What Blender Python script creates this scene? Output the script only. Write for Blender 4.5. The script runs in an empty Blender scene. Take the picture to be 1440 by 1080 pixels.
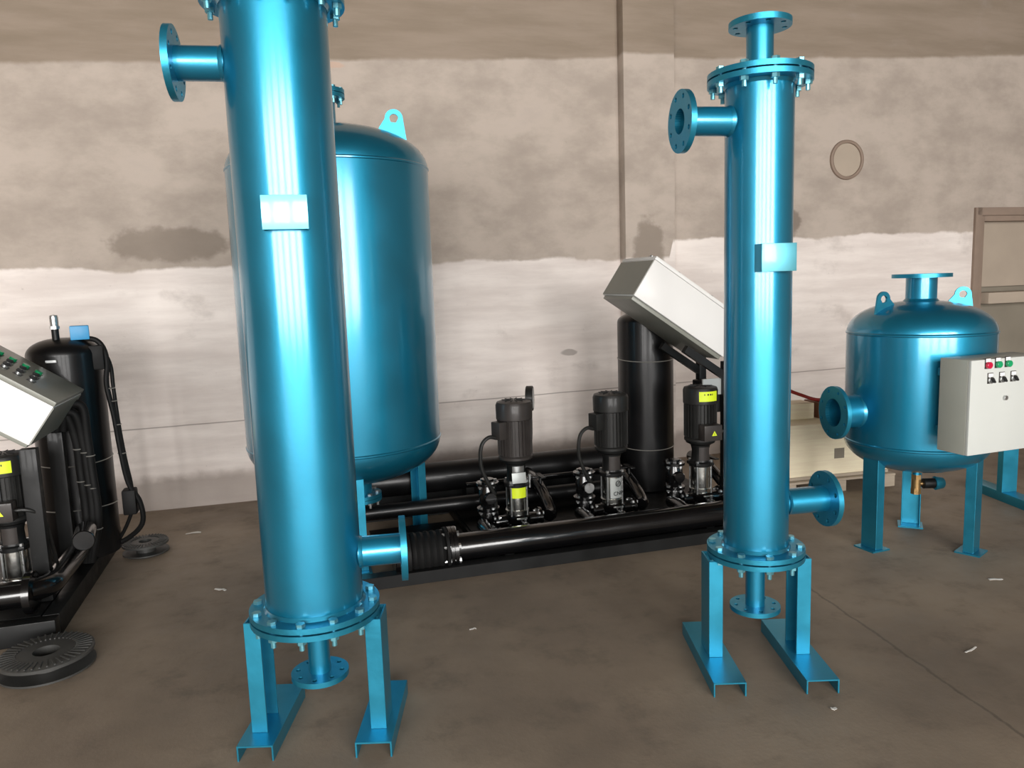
import bpy, bmesh, math, random
from mathutils import Vector, Matrix
random.seed(7)
PI = math.pi
R = math.radians
scene = bpy.context.scene
COL = scene.collection

# ------------------------------------------------------------------ camera
F_PX = 1080.0
CAM_H = 1.5
_up = -Vector((273.0, -8050.0, F_PX)).normalized()          # world up in camera (right, up, forward)
_fw = Vector((0, 0, 1))
_Y = (_fw - _up * _fw.dot(_up)).normalized()
_X = _Y.cross(_up)
if _X.x < 0:
    _X = -_X
right = Vector((_X.x, _Y.x, _up.x)); upv = Vector((_X.y, _Y.y, _up.y)); fwd = Vector((_X.z, _Y.z, _up.z))
cam_data = bpy.data.cameras.new('camera')
cam_data.sensor_width = 36.0
cam_data.lens = 36.0 * F_PX / 1440.0
cam_data.clip_start = 0.05
cam = bpy.data.objects.new('camera', cam_data)
COL.objects.link(cam)
m = Matrix.Identity(4)
for i in range(3):
    m[i][0] = right[i]; m[i][1] = upv[i]; m[i][2] = -fwd[i]
m[0][3], m[1][3], m[2][3] = 0, 0, CAM_H
cam.matrix_world = m
scene.camera = cam

# ------------------------------------------------------------------ world, exposure
w = bpy.data.worlds.new('world'); scene.world = w; w.use_nodes = True
w.node_tree.nodes['Background'].inputs[0].default_value = (0.86, 0.93, 1.0, 1)
w.node_tree.nodes['Background'].inputs[1].default_value = 1.0
scene.view_settings.view_transform = 'Standard'
scene.view_settings.look = 'None'
scene.view_settings.gamma = 1.0
scene.view_settings.use_curve_mapping = False
scene.view_settings.exposure = 0.0

# wall frame (the back wall runs obliquely through the picture)
WA = math.atan(0.27)
WALL = Matrix.Translation((0, 5.87, 0)) @ Matrix.Rotation(WA, 4, 'Z')
ROOM_L, ROOM_R, REAR, CEIL = -12.0, 8.5, -14.5, 5.6
WINS = [(-10.0, 2.4), (-7.1, 2.4), (-4.2, 2.4), (-1.3, 2.4), (1.6, 2.4)]   # left edge, width
WIN_Z0, WIN_Z1 = 0.7, 4.9
for s0, ww in WINS:
    ld = bpy.data.lights.new('daylight_window', 'AREA')
    ld.shape = 'RECTANGLE'; ld.size = ww; ld.size_y = WIN_Z1 - WIN_Z0
    ld.energy = 600.0
    ld.color = (1.0, 0.975, 0.95)
    lo = bpy.data.objects.new('daylight_window', ld); COL.objects.link(lo)
    lo.matrix_world = WALL @ Matrix.Translation((s0 + ww / 2, REAR - 0.13, (WIN_Z0 + WIN_Z1) / 2)) @ Matrix.Rotation(R(90), 4, 'X') @ Matrix.Rotation(PI, 4, 'Y') @ Matrix.Rotation(PI, 4, 'Y')

# ------------------------------------------------------------------ materials
def lin(c):
    return tuple(((v / 255.0) / 12.92 if v / 255.0 <= 0.04045 else ((v / 255.0 + 0.055) / 1.055) ** 2.4) for v in c) + (1.0,)

class NT:
    def __init__(s, name):
        s.m = bpy.data.materials.new(name); s.m.use_nodes = True
        s.t = s.m.node_tree; s.b = s.t.nodes['Principled BSDF']
    def n(s, typ, **kw):
        nd = s.t.nodes.new(typ)
        for k, v in kw.items(): setattr(nd, k, v)
        return nd
    def link(s, a, b): s.t.links.new(a, b)
    def val(s, sock, v):
        if hasattr(v, 'is_output'): s.link(v, sock)
        else: sock.default_value = v
    def math(s, op, a, b=0.0, clamp=False):
        nd = s.n('ShaderNodeMath', operation=op); nd.use_clamp = clamp
        s.val(nd.inputs[0], a); s.val(nd.inputs[1], b); return nd.outputs[0]
    def noise(s, vec, scale, detail=4, rough=0.55, out='Fac'):
        nd = s.n('ShaderNodeTexNoise'); nd.inputs['Scale'].default_value = scale
        nd.inputs['Detail'].default_value = detail; nd.inputs['Roughness'].default_value = rough
        s.link(vec, nd.inputs['Vector']); return nd.outputs[out]
    def rng(s, v, a, b, c=0.0, d=1.0, smooth=True):
        nd = s.n('ShaderNodeMapRange'); nd.interpolation_type = 'SMOOTHSTEP' if smooth else 'LINEAR'
        s.val(nd.inputs[0], v)
        for i, x in enumerate((a, b, c, d)): s.val(nd.inputs[i + 1], x)
        return nd.outputs[0]
    def mix(s, f, a, b):
        nd = s.n('ShaderNodeMix', data_type='RGBA')
        s.val(nd.inputs[0], f); s.val(nd.inputs[6], a); s.val(nd.inputs[7], b); return nd.outputs[2]
    def coord(s, which='Object', scale=None):
        o = s.n('ShaderNodeTexCoord').outputs[which]
        if scale:
            mp = s.n('ShaderNodeMapping'); mp.inputs['Scale'].default_value = scale
            s.link(o, mp.inputs['Vector']); o = mp.outputs[0]
        return o
    def bump(s, h, strength=0.3, dist=0.01):
        nd = s.n('ShaderNodeBump'); nd.inputs['Strength'].default_value = strength
        nd.inputs['Distance'].default_value = dist; s.link(h, nd.inputs['Height'])
        s.link(nd.outputs[0], s.b.inputs['Normal'])
    def set(s, **kw):
        for k, v in kw.items(): s.val(s.b.inputs[k.replace('_', ' ')], v)

def paint(name, rgb, rough=0.4, metal=0.0, coat=0.0, var=0.08, nscale=6.0, bump=0.0, coat_rough=0.1, bscale=80):
    t = NT(name); c = t.coord()
    n = t.noise(c, nscale, 3)
    base = lin(rgb)
    dark = tuple(v * (1 - var * 2) for v in base[:3]) + (1,)
    lite = tuple(min(1, v * (1 + var * 2)) for v in base[:3]) + (1,)
    t.val(t.b.inputs['Base Color'], t.mix(n, dark, lite))
    t.set(Metallic=metal, Coat_Weight=coat, Coat_Roughness=coat_rough)
    t.val(t.b.inputs['Roughness'], t.rng(n, 0.2, 0.8, rough * 0.85, rough * 1.15))
    if bump: t.bump(t.noise(c, bscale, 2), bump, 0.004)
    return t.m

M = {}
M['blue'] = paint('blue metallic paint', (30, 143, 178), 0.41, 0.80, 1.0, 0.05, 3.0, 0.06, 0.16, 60)
M['blue'].node_tree.nodes['Principled BSDF'].inputs['Coat IOR'].default_value = 1.6
M['blue_frame'] = paint('blue frame paint', (52, 156, 188), 0.40, 0.82, 0.15, 0.08, 9.0, 0.08, 0.2)
M['blue_bolt'] = paint('painted bolt steel', (120, 190, 205), 0.35, 0.8, 0.1, 0.1, 30)
M['plate_glare'] = paint('blue plate paint with window glare', (105, 188, 205), 0.38, 0.75, 0.6, 0.04, 9.0)  # paler than the shell blue: glare of the windows painted into the colour
M['gasket'] = paint('gasket rubber', (14, 30, 42), 0.7)
M['black'] = paint('black gloss paint', (9, 9, 10), 0.22, 0.0, 0.6, 0.1, 5, 0.05, 0.08, 40)
M['black_matt'] = paint('black matt paint', (15, 16, 16), 0.5, 0.0, 0.1, 0.15, 12)
M['satin'] = paint('black satin paint', (12, 12, 13), 0.38, 0.0, 0.12, 0.1, 6)
M['rubber'] = paint('black rubber', (13, 13, 13), 0.65)
M['motor'] = paint('motor grey paint', (58, 54, 52), 0.42, 0.1, 0.1, 0.1, 20)
M['motor_dark'] = paint('motor charcoal paint', (36, 36, 35), 0.45, 0.1, 0.1, 0.1, 20)
M['steel'] = paint('brushed stainless', (205, 205, 200), 0.22, 1.0, 0.0, 0.06, 30)
M['zinc'] = paint('zinc plated steel', (190, 192, 192), 0.3, 0.9, 0.0, 0.1, 40)
M['wire'] = paint('grey binding wire', (150, 148, 142), 0.45, 0.4)
M['brass'] = paint('brass', (190, 155, 105), 0.3, 0.85, 0, 0.1, 30)
M['cab'] = paint('cabinet light grey', (198, 201, 196), 0.45, 0.0, 0.1, 0.02, 3)
M['cab_grey'] = paint('cabinet grey', (132, 133, 124), 0.4, 0.05, 0.1, 0.03, 6)
M['cab_side'] = paint('cabinet side grey', (164, 166, 156), 0.45, 0.0, 0.1, 0.03, 6)
M['cab_white'] = paint('cabinet white', (228, 227, 224), 0.45, 0.0, 0.1, 0.01, 6)
M['yellow'] = paint('yellow label', (215, 235, 40), 0.5, var=0.03)
M['label_grey'] = paint('silver label', (170, 174, 172), 0.4, 0.3, var=0.03)
M['ink'] = paint('black print', (18, 18, 18), 0.6)
M['white'] = paint('white plate', (240, 240, 238), 0.5, var=0.01)
M['red'] = paint('red button', (190, 20, 60), 0.3, coat=0.4)
M['green'] = paint('green button', (20, 150, 95), 0.3, coat=0.4)
M['cap_blue'] = paint('blue plastic', (45, 140, 190), 0.4)
M['red_hose'] = paint('red hose', (150, 40, 35), 0.45)
M['orange'] = paint('rusty wood', (120, 80, 55), 0.7, var=0.2)
M['paper'] = paint('scrap paper', (225, 222, 215), 0.7, var=0.03)
M['plastic'] = paint('dark grey plastic', (62, 62, 60), 0.45, var=0.15)
M['glass'] = paint('gauge glass', (190, 195, 195), 0.1, 0.0, 0.5)

for k_ in ('black_matt', 'satin', 'rubber', 'motor', 'motor_dark'):
    M[k_].node_tree.nodes['Principled BSDF'].inputs['Specular IOR Level'].default_value = 0.28

def wood(name, rgb, sc):
    t = NT(name); c = t.coord('Object', sc)
    n = t.noise(c, 8, 5, 0.6)
    b = lin(rgb)
    t.val(t.b.inputs['Base Color'], t.mix(n, tuple(v * 0.82 for v in b[:3]) + (1,), tuple(min(1, v * 1.18) for v in b[:3]) + (1,)))
    t.set(Roughness=0.65); t.bump(n, 0.2, 0.003)
    return t.m
M['ply'] = wood('pale plywood', (250, 230, 200), (0.6, 6, 8))
M['plank'] = wood('weathered plank', (172, 158, 140), (0.5, 6, 8))

def wall_mat():
    t = NT('plastered wall'); c = t.coord()
    sep = t.n('ShaderNodeSeparateXYZ'); t.link(c, sep.inputs[0])
    s, z = sep.outputs[0], sep.outputs[2]
    cs = t.coord('Object', (0.6, 1, 1))
    nA = t.noise(cs, 1.3, 3); nB = t.noise(c, 9, 4); nC = t.noise(cs, 3.2, 6, 0.62); nD = t.noise(c, 26, 5, 0.65)
    cst = t.coord('Object', (0.35, 1, 2.4)); nE = t.noise(cst, 3.0, 5, 0.6)
    wob = t.math('ADD', t.math('MULTIPLY', t.math('SUBTRACT', nA, 0.5), 0.26), t.math('MULTIPLY', t.math('SUBTRACT', nB, 0.5), 0.05))
    zz = t.math('ADD', z, wob)
    step = t.rng(s, 1.28, 1.32, 0.0, 0.13)
    th = t.math('ADD', 1.66, step)
    low = t.rng(t.math('SUBTRACT', zz, th), -0.012, 0.018, 1.0, 0.0)
    wob2 = t.math('ADD', t.math('MULTIPLY', t.math('SUBTRACT', nA, 0.5), 0.08), t.math('MULTIPLY', t.math('SUBTRACT', nB, 0.5), 0.03))
    th2 = t.math('ADD', 3.10, t.math('MULTIPLY', s, 0.045))
    top = t.rng(t.math('SUBTRACT', t.math('ADD', z, wob2), th2), -0.012, 0.02)
    base = t.rng(t.math('ADD', z, t.math('MULTIPLY', t.math('SUBTRACT', nB, 0.5), 0.09)), 0.18, 0.27, 1.0, 0.0)
    mid = t.mix(t.rng(nC, 0.3, 0.7), lin((162, 150, 139)), lin((190, 177, 165)))
    upc = t.mix(t.rng(nE, 0.3, 0.7), lin((134, 120, 104)), lin((150, 135, 120)))
    loc = t.mix(t.rng(nE, 0.3, 0.72), lin((218, 207, 200)), lin((242, 233, 226)))
    bac = t.mix(nC, lin((140, 128, 120)), lin((170, 158, 150)))
    col = t.mix(top, mid, upc)
    col = t.mix(low, col, loc)
    # dirty smudges on the lower paint
    sm = t.math('MULTIPLY', t.rng(nC, 0.56, 0.72), 0.35)
    col = t.mix(sm, col, lin((160, 148, 140)))
    col = t.mix(t.math('MULTIPLY', base, 0.8), col, bac)
    # patches of dark cement
    def patch(cs_, cz, rx, rz, amt, colr):
        dx = t.math('DIVIDE', t.math('SUBTRACT', s, cs_), rx)
        dz = t.math('DIVIDE', t.math('SUBTRACT', z, cz), rz)
        d = t.math('ADD', t.math('MULTIPLY', dx, dx), t.math('MULTIPLY', dz, dz))
        d = t.math('ADD', d, t.math('MULTIPLY', t.math('ADD', t.math('SUBTRACT', nB, 0.5), t.math('SUBTRACT', nC, 0.5)), 1.8))
        return t.math('MULTIPLY', t.rng(d, 0.55, 1.25, 1.0, 0.0), amt), colr
    for a in ((-2.35, 1.82, 0.42, 0.11, 0.75, lin((132, 120, 108))), (1.10, 1.66, 0.14, 0.30, 0.85, lin((140, 128, 116))),
              (2.42, 1.90, 0.12, 0.12, 0.8, lin((122, 110, 100))), (0.47, 0.93, 0.07, 0.025, 0.7, lin((150, 140, 134))),
              (-1.2, 3.02, 0.10, 0.025, 0.3, lin((205, 150, 115)))):
        f, cc = patch(*a)
        col = t.mix(f, col, cc)
    # hairline joint between two plaster lifts
    ln = t.math('ABSOLUTE', t.math('SUBTRACT', z, t.math('ADD', 0.612, t.math('ADD', t.math('MULTIPLY', s, 0.012), t.math('MULTIPLY', t.math('SUBTRACT', nA, 0.5), 0.03)))))
    col = t.mix(t.math('MULTIPLY', t.rng(ln, 0.002, 0.006, 1.0, 0.0), 0.6), col, lin((110, 98, 90)))
    speck = t.math('MULTIPLY', t.rng(nD, 0.64, 0.74), 0.25)
    col = t.mix(speck, col, lin((135, 122, 112)))
    t.val(t.b.inputs['Base Color'], col); t.set(Roughness=0.88)
    t.bump(t.math('ADD', nC, t.math('MULTIPLY', nD, 0.3)), 0.25, 0.012)
    return t.m
M['wall'] = wall_mat()

def floor_mat():
    t = NT('worn concrete floor'); c = t.coord()
    n1 = t.noise(c, 0.9, 5, 0.6); n2 = t.noise(c, 5, 6, 0.65); n3 = t.noise(c, 60, 4, 0.7)
    sx = t.coord('Object', (1.0, 0.25, 1)); n4 = t.noise(sx, 2.0, 5, 0.6)
    a = t.mix(t.rng(n1, 0.3, 0.7), lin((121, 108, 94)), lin((154, 138, 119)))
    a = t.mix(t.math('MULTIPLY', t.rng(n2, 0.5, 0.75), 0.5), a, lin((92, 83, 73)))
    a = t.mix(t.math('MULTIPLY', t.rng(n4, 0.52, 0.7), 0.35), a, lin((150, 134, 118)))
    a = t.mix(t.math('MULTIPLY', t.rng(n3, 0.62, 0.8), 0.3), a, lin((140, 128, 116)))
    # worn joint between two floor slabs
    sp = t.n('ShaderNodeSeparateXYZ'); t.link(c, sp.inputs[0])
    d = t.math('SUBTRACT', sp.outputs[0], t.math('ADD', 0.73 + 0.09 * 2.54, t.math('MULTIPLY', sp.outputs[1], 0.09)))
    d = t.math('ABSOLUTE', t.math('ADD', d, t.math('MULTIPLY', t.math('SUBTRACT', n2, 0.5), 0.05)))
    a = t.mix(t.math('MULTIPLY', t.rng(d, 0.002, 0.010, 1.0, 0.0), 0.45), a, lin((60, 54, 48)))
    t.val(t.b.inputs['Base Color'], a)
    t.val(t.b.inputs['Roughness'], t.rng(n2, 0.2, 0.8, 0.5, 0.75))
    t.bump(t.math('ADD', n2, t.math('MULTIPLY', n3, 0.4)), 0.2, 0.008)
    return t.m
M['floor'] = floor_mat()
M['plain_wall'] = paint('dull plaster', (128, 114, 100), 0.9, var=0.12, nscale=2)
M['ceiling'] = paint('dark ceiling boards', (70, 60, 50), 0.9, var=0.1, nscale=2)
M['panel'] = paint('boarded panel', (172, 158, 142), 0.75, var=0.08, nscale=3)
M['panel_low'] = paint('grey lower panel', (134, 126, 112), 0.75, var=0.1, nscale=3)
M['trim'] = paint('weathered frame', (140, 122, 108), 0.75, var=0.1, nscale=8)

# ------------------------------------------------------------------ geometry helper
class G:
    def __init__(s): s.bm = bmesh.new()
    def _add(s, bm2, mat=None):
        if mat is not None: bm2.transform(mat)
        me = bpy.data.meshes.new('tmp'); bm2.to_mesh(me); bm2.free()
        s.bm.from_mesh(me); bpy.data.meshes.remove(me); return s
    def box(s, c, d, rot=None, bev=0.0):
        b = bmesh.new(); bmesh.ops.create_cube(b, size=1.0, matrix=Matrix.Diagonal((d[0], d[1], d[2], 1)))
        if bev: bmesh.ops.bevel(b, geom=b.edges[:], offset=bev, segments=2, profile=0.6, affect='EDGES')
        mm = Matrix.Translation(c)
        if rot is not None: mm = mm @ rot
        return s._add(b, mm)
    def cyl(s, p0, p1, r, r2=None, seg=28, bev=0.0):
        p0, p1 = Vector(p0), Vector(p1); L = (p1 - p0).length
        r2 = r if r2 is None else r2
        if bev: prof = [(0, 0), (r - bev, 0), (r, bev), (r2, L - bev), (r2 - bev, L), (0, L)]
        else: prof = [(0, 0), (r, 0), (r2, L), (0, L)]
        return s.lathe(prof, s.frame(p0, p1 - p0), seg)
    @staticmethod
    def frame(o, d):
        q = Vector(d).normalized().to_track_quat('Z', 'Y')
        return Matrix.Translation(o) @ q.to_matrix().to_4x4()
    def lathe(s, prof, mat=None, seg=32):
        b = bmesh.new(); rings = []
        for r, z in prof:
            if r < 1e-6: rings.append([b.verts.new((0, 0, z))])
            else: rings.append([b.verts.new((r * math.cos(2 * PI * i / seg), r * math.sin(2 * PI * i / seg), z)) for i in range(seg)])
        for a, c in zip(rings, rings[1:]):
            for i in range(seg):
                j = (i + 1) % seg
                if len(a) == 1 and len(c) == 1: continue
                if len(a) == 1: b.faces.new((a[0], c[j], c[i]))
                elif len(c) == 1: b.faces.new((a[i], a[j], c[0]))
                else: b.faces.new((a[i], a[j], c[j], c[i]))
        bmesh.ops.recalc_face_normals(b, faces=b.faces[:])
        return s._add(b, mat)
    def tube(s, pts, r, seg=10, sub=6, mat=None):
        P = [Vector(p) for p in pts]
        if sub > 1 and len(P) > 2:
            Q = []
            E_ = [P[0] * 2 - P[1]] + P + [P[-1] * 2 - P[-2]]
            for i in range(1, len(E_) - 2):
                a, b_, c, d = E_[i - 1:i + 3]
                for k in range(sub):
                    t = k / sub
                    Q.append(0.5 * ((2 * b_) + (c - a) * t + (2 * a - 5 * b_ + 4 * c - d) * t * t + (3 * b_ - a - 3 * c + d) * t ** 3))
            Q.append(P[-1]); P = Q
        b = bmesh.new(); rings = []; nrm = None
        for i, p in enumerate(P):
            tg = (P[min(i + 1, len(P) - 1)] - P[max(i - 1, 0)]).normalized()
            if nrm is None: nrm = tg.orthogonal().normalized()
            nrm = (nrm - tg * nrm.dot(tg)).normalized(); bi = tg.cross(nrm)
            rings.append([b.verts.new(p + (nrm * math.cos(2 * PI * k / seg) + bi * math.sin(2 * PI * k / seg)) * r) for k in range(seg)])
        for a, c in zip(rings, rings[1:]):
            for k in range(seg):
                j = (k + 1) % seg; b.faces.new((a[k], a[j], c[j], c[k]))
        b.faces.new(rings[0][::-1]); b.faces.new(rings[-1])
        bmesh.ops.recalc_face_normals(b, faces=b.faces[:])
        return s._add(b, mat)
    def prism(s, poly, h, mat=None, bev=0.0):
        b = bmesh.new()
        lo = [b.verts.new((x, y, 0)) for x, y in poly]; hi = [b.verts.new((x, y, h)) for x, y in poly]
        n = len(poly)
        b.faces.new(lo[::-1]); b.faces.new(hi)
        for i in range(n):
            j = (i + 1) % n; b.faces.new((lo[i], lo[j], hi[j], hi[i]))
        bmesh.ops.recalc_face_normals(b, faces=b.faces[:])
        if bev: bmesh.ops.bevel(b, geom=b.edges[:], offset=bev, segments=1, affect='EDGES')
        return s._add(b, mat)
    def flange(s, ri, ro, th, n, rb, rh, mat=None, ph=0.0):
        """annular plate z 0..th with n drilled holes"""
        b = bmesh.new(); K = 4; da = 2 * PI / n
        def pol(r, a): return (r * math.cos(a), r * math.sin(a))
        for q in range(n):
            a0 = ph + q * da - da / 2; a1 = a0 + da; ac = (a0 + a1) / 2
            out = [pol(ro, a0 + da * i / K) for i in range(K)] + [pol(ro + (ri - ro) * i / K, a1) for i in range(K)] + \
                  [pol(ri, a1 - da * i / K) for i in range(K)] + [pol(ri + (ro - ri) * i / K, a0) for i in range(K)]
            cx, cy = pol(rb, ac)
            hole = []
            for (x, y) in out:
                t = math.atan2(y - cy, x - cx); hole.append((cx + rh * math.cos(t), cy + rh * math.sin(t)))
            L = len(out)
            vo = [[b.verts.new((x, y, z)) for x, y in out] for z in (0, th)]
            vh = [[b.verts.new((x, y, z)) for x, y in hole] for z in (0, th)]
            for i in range(L):
                j = (i + 1) % L
                b.faces.new((vo[0][i], vo[0][j], vh[0][j], vh[0][i]))
                b.faces.new((vo[1][j], vo[1][i], vh[1][i], vh[1][j]))
                b.faces.new((vh[0][i], vh[0][j], vh[1][j], vh[1][i]))
            for i in list(range(0, K)) + list(range(2 * K, 3 * K)):
                j = (i + 1) % L
                b.faces.new((vo[0][j], vo[0][i], vo[1][i], vo[1][j]))
        bmesh.ops.remove_doubles(b, verts=b.verts[:], dist=1e-5)
        bmesh.ops.recalc_face_normals(b, faces=b.faces[:])
        return s._add(b, mat)
    def build(s, name, mat, parent=None, loc=None, ang=35, label=None):
        for f in s.bm.faces: f.smooth = True
        for e in s.bm.edges:
            if len(e.link_faces) == 2:
                try:
                    if e.calc_face_angle() > R(ang): e.smooth = False
                except ValueError: pass
        me = bpy.data.meshes.new(name); s.bm.to_mesh(me); s.bm.free()
        me.materials.append(M[mat] if isinstance(mat, str) else mat)
        o = bpy.data.objects.new(name, me); COL.objects.link(o)
        if parent is not None: o.parent = parent
        if loc is not None:
            if isinstance(loc, Matrix): o.matrix_local = loc
            else: o.location = loc
        if label: o['label'] = label
        return o

def inst(name, data, parent, mat):
    o = bpy.data.objects.new(name, data); COL.objects.link(o)
    o.parent = parent; o.matrix_local = mat; return o

def thing(name, label, cat, loc=(0, 0, 0), rz=0.0, group=None):
    o = bpy.data.objects.new(name, None); COL.objects.link(o)
    o.empty_display_size = 0.1
    o.location = loc; o.rotation_euler = (0, 0, rz)
    o['label'] = label; o['category'] = cat
    if group: o['group'] = group
    return o
def struct(o): o['kind'] = 'structure'; return o
T = Matrix.Translation
def RZ(a): return Matrix.Rotation(a, 4, 'Z')
def RX(a): return Matrix.Rotation(a, 4, 'X')
def RY(a): return Matrix.Rotation(a, 4, 'Y')

# shared bolt meshes: axis +Z, gripped plates from z=0 (lower face) to z=grip
_bolts = {}
def bolt_mesh(r, grip, mat='blue_bolt', tail=0.02):
    key = (r, grip, mat)
    if key not in _bolts:
        g = G()
        hexp = [(r * 1.75 * math.cos(PI / 3 * i), r * 1.75 * math.sin(PI / 3 * i)) for i in range(6)]
        g.prism(hexp, r * 1.3, T((0, 0, grip)))                 # head
        g.prism(hexp, r * 1.6, T((0, 0, -r * 1.6)))             # nut
        g.cyl((0, 0, -r * 1.6 - tail), (0, 0, grip), r * 0.95, seg=8)
        o = g.build('bolt', mat); _bolts[key] = o.data
        bpy.data.objects.remove(o)
    return _bolts[key]
def ring_bolts(parent, n, rb, r, grip, mat='blue_bolt', ph=0.0, base=Matrix.Identity(4), tail=0.02, z=0.0):
    me = bolt_mesh(r, grip, mat, tail)
    for i in range(n):
        a = ph + 2 * PI * i / n
        inst('bolt', me, parent, base @ T((rb * math.cos(a), rb * math.sin(a), z)) @ RZ(a + i))

# ------------------------------------------------------------------ the room
def wall_obj(g, name, mat):
    o = g.build(name, mat); o.matrix_world = WALL; return struct(o)

g = G(); g.box(((ROOM_L + ROOM_R) / 2, REAR / 2, -0.05), (ROOM_R - ROOM_L + 0.4, -REAR + 0.4, 0.1)); wall_obj(g, 'floor', 'floor')
g = G(); g.box(((ROOM_L + ROOM_R) / 2, REAR / 2, CEIL + 0.05), (ROOM_R - ROOM_L + 0.4, -REAR + 0.4, 0.1)); wall_obj(g, 'ceiling', 'ceiling')
# back wall with a shallow boarded opening at the right
OS0, OS1, OZ1 = 4.40, 6.6, 1.95
g = G()
g.box(((ROOM_L + OS0) / 2, 0.1, CEIL / 2), (OS0 - ROOM_L, 0.2, CEIL))
g.box(((OS1 + ROOM_R) / 2, 0.1, CEIL / 2), (ROOM_R - OS1, 0.2, CEIL))
g.box(((OS0 + OS1) / 2, 0.1, (OZ1 + CEIL) / 2), (OS1 - OS0, 0.2, CEIL - OZ1))
wall_obj(g, 'wall_back', 'wall')
g = G(); g.box((1.125, -0.05, CEIL / 2), (0.42, 0.12, CEIL), bev=0.008); wall_obj(g, 'trim_1', 'wall')     # plastered pilaster
g = G(); g.box((ROOM_L - 0.1, REAR / 2, CEIL / 2), (0.2, -REAR + 0.4, CEIL)); wall_obj(g, 'wall_left', 'plain_wall')
g = G(); g.box((ROOM_R + 0.1, REAR / 2, CEIL / 2), (0.2, -REAR + 0.4, CEIL)); wall_obj(g, 'wall_right', 'plain_wall')
g = G()
xs = [ROOM_L]
for s0, ww in WINS: xs += [s0, s0 + ww]
xs.append(ROOM_R)
for i in range(0, len(xs), 2): g.box(((xs[i] + xs[i + 1]) / 2, REAR - 0.1, CEIL / 2), (xs[i + 1] - xs[i], 0.2, CEIL))
for s0, ww in WINS:
    g.box((s0 + ww / 2, REAR - 0.1, WIN_Z0 / 2), (ww, 0.2, WIN_Z0))
    g.box((s0 + ww / 2, REAR - 0.1, (WIN_Z1 + CEIL) / 2), (ww, 0.2, CEIL - WIN_Z1))
wall_obj(g, 'wall_rear', 'plain_wall')
for i, (s0, ww) in enumerate(WINS):
    g = G(); h = WIN_Z1 - WIN_Z0; zc = (WIN_Z0 + WIN_Z1) / 2
    for x in (s0 + 0.03, s0 + ww - 0.03, s0 + ww / 3, s0 + 2 * ww / 3): g.box((x, REAR - 0.06, zc), (0.06, 0.06, h))
    for z in (WIN_Z0 + 0.03, WIN_Z1 - 0.03, zc): g.box((s0 + ww / 2, REAR - 0.06, z), (ww, 0.055, 0.06))
    wall_obj(g, 'window_%d' % (i + 2), 'trim')
# boarded window / door recess at the right of the back wall
g = G()
g.box((OS0 + 0.03, 0.045, OZ1 / 2), (0.06, 0.09, OZ1), bev=0.004)
g.box((OS1 - 0.03, 0.045, OZ1 / 2), (0.06, 0.09, OZ1), bev=0.004)
g.box(((OS0 + OS1) / 2, 0.045, OZ1 - 0.03), (OS1 - OS0 - 0.12, 0.09, 0.06), bev=0.004)
g.box((OS0 - 0.03, -0.012, OZ1 / 2 + 0.03), (0.07, 0.03, OZ1 + 0.06), bev=0.004)
g.box(((OS0 + OS1) / 2, -0.012, OZ1 + 0.025), (OS1 - OS0 + 0.1, 0.03, 0.07), bev=0.004)
wf = wall_obj(g, 'window_1', 'trim')
g = G(); g.box(((OS0 + OS1) / 2, 0.12, 1.61), (OS1 - OS0 - 0.12, 0.04, 0.62)); g.build('panel', 'panel', wf)
g = G(); g.box(((OS0 + OS1) / 2, 0.03, 1.20), (OS1 - OS0 - 0.12, 0.22, 0.10), bev=0.006); g.build('sill', 'panel', wf)
g = G(); g.box(((OS0 + OS1) / 2, 0.12, 0.575), (OS1 - OS0 - 0.12, 0.04, 1.14)); g.build('lower_panel', 'panel_low', wf)
g = G(); g.box(((OS0 + OS1) / 2, 0.175, OZ1 / 2), (OS1 - OS0, 0.05, OZ1)); g.build('backing', 'panel_low', wf)
# capped pipe sleeve in the wall
ps = thing('pipe_sleeve', 'round capped pipe sleeve set flush in the upper wall right of the slim column', 'pipe sleeve',
           WALL @ Vector((2.98, -0.001, 2.415)), WA)
g = G(); g.lathe([(0.135, 0), (0.138, 0.018), (0.150, 0.022), (0.162, 0.016), (0.165, 0), (0.135, 0)], RX(R(90)), 40); g.build('rim', 'trim', ps)
g = G(); g.cyl((0, 0.0, 0), (0, -0.006, 0), 0.135, seg=40); g.build('cap', 'panel', ps)

# ------------------------------------------------------------------ shell and tube columns
def chan_poly(wd, fl, t):       # C section: web along x (width wd), flanges toward -y (length fl)
    h = wd / 2
    return [(-h, 0), (h, 0), (h, -fl), (h - t, -fl), (h - t, -t), (-h + t, -t), (-h + t, -fl), (-h, -fl)]

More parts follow.
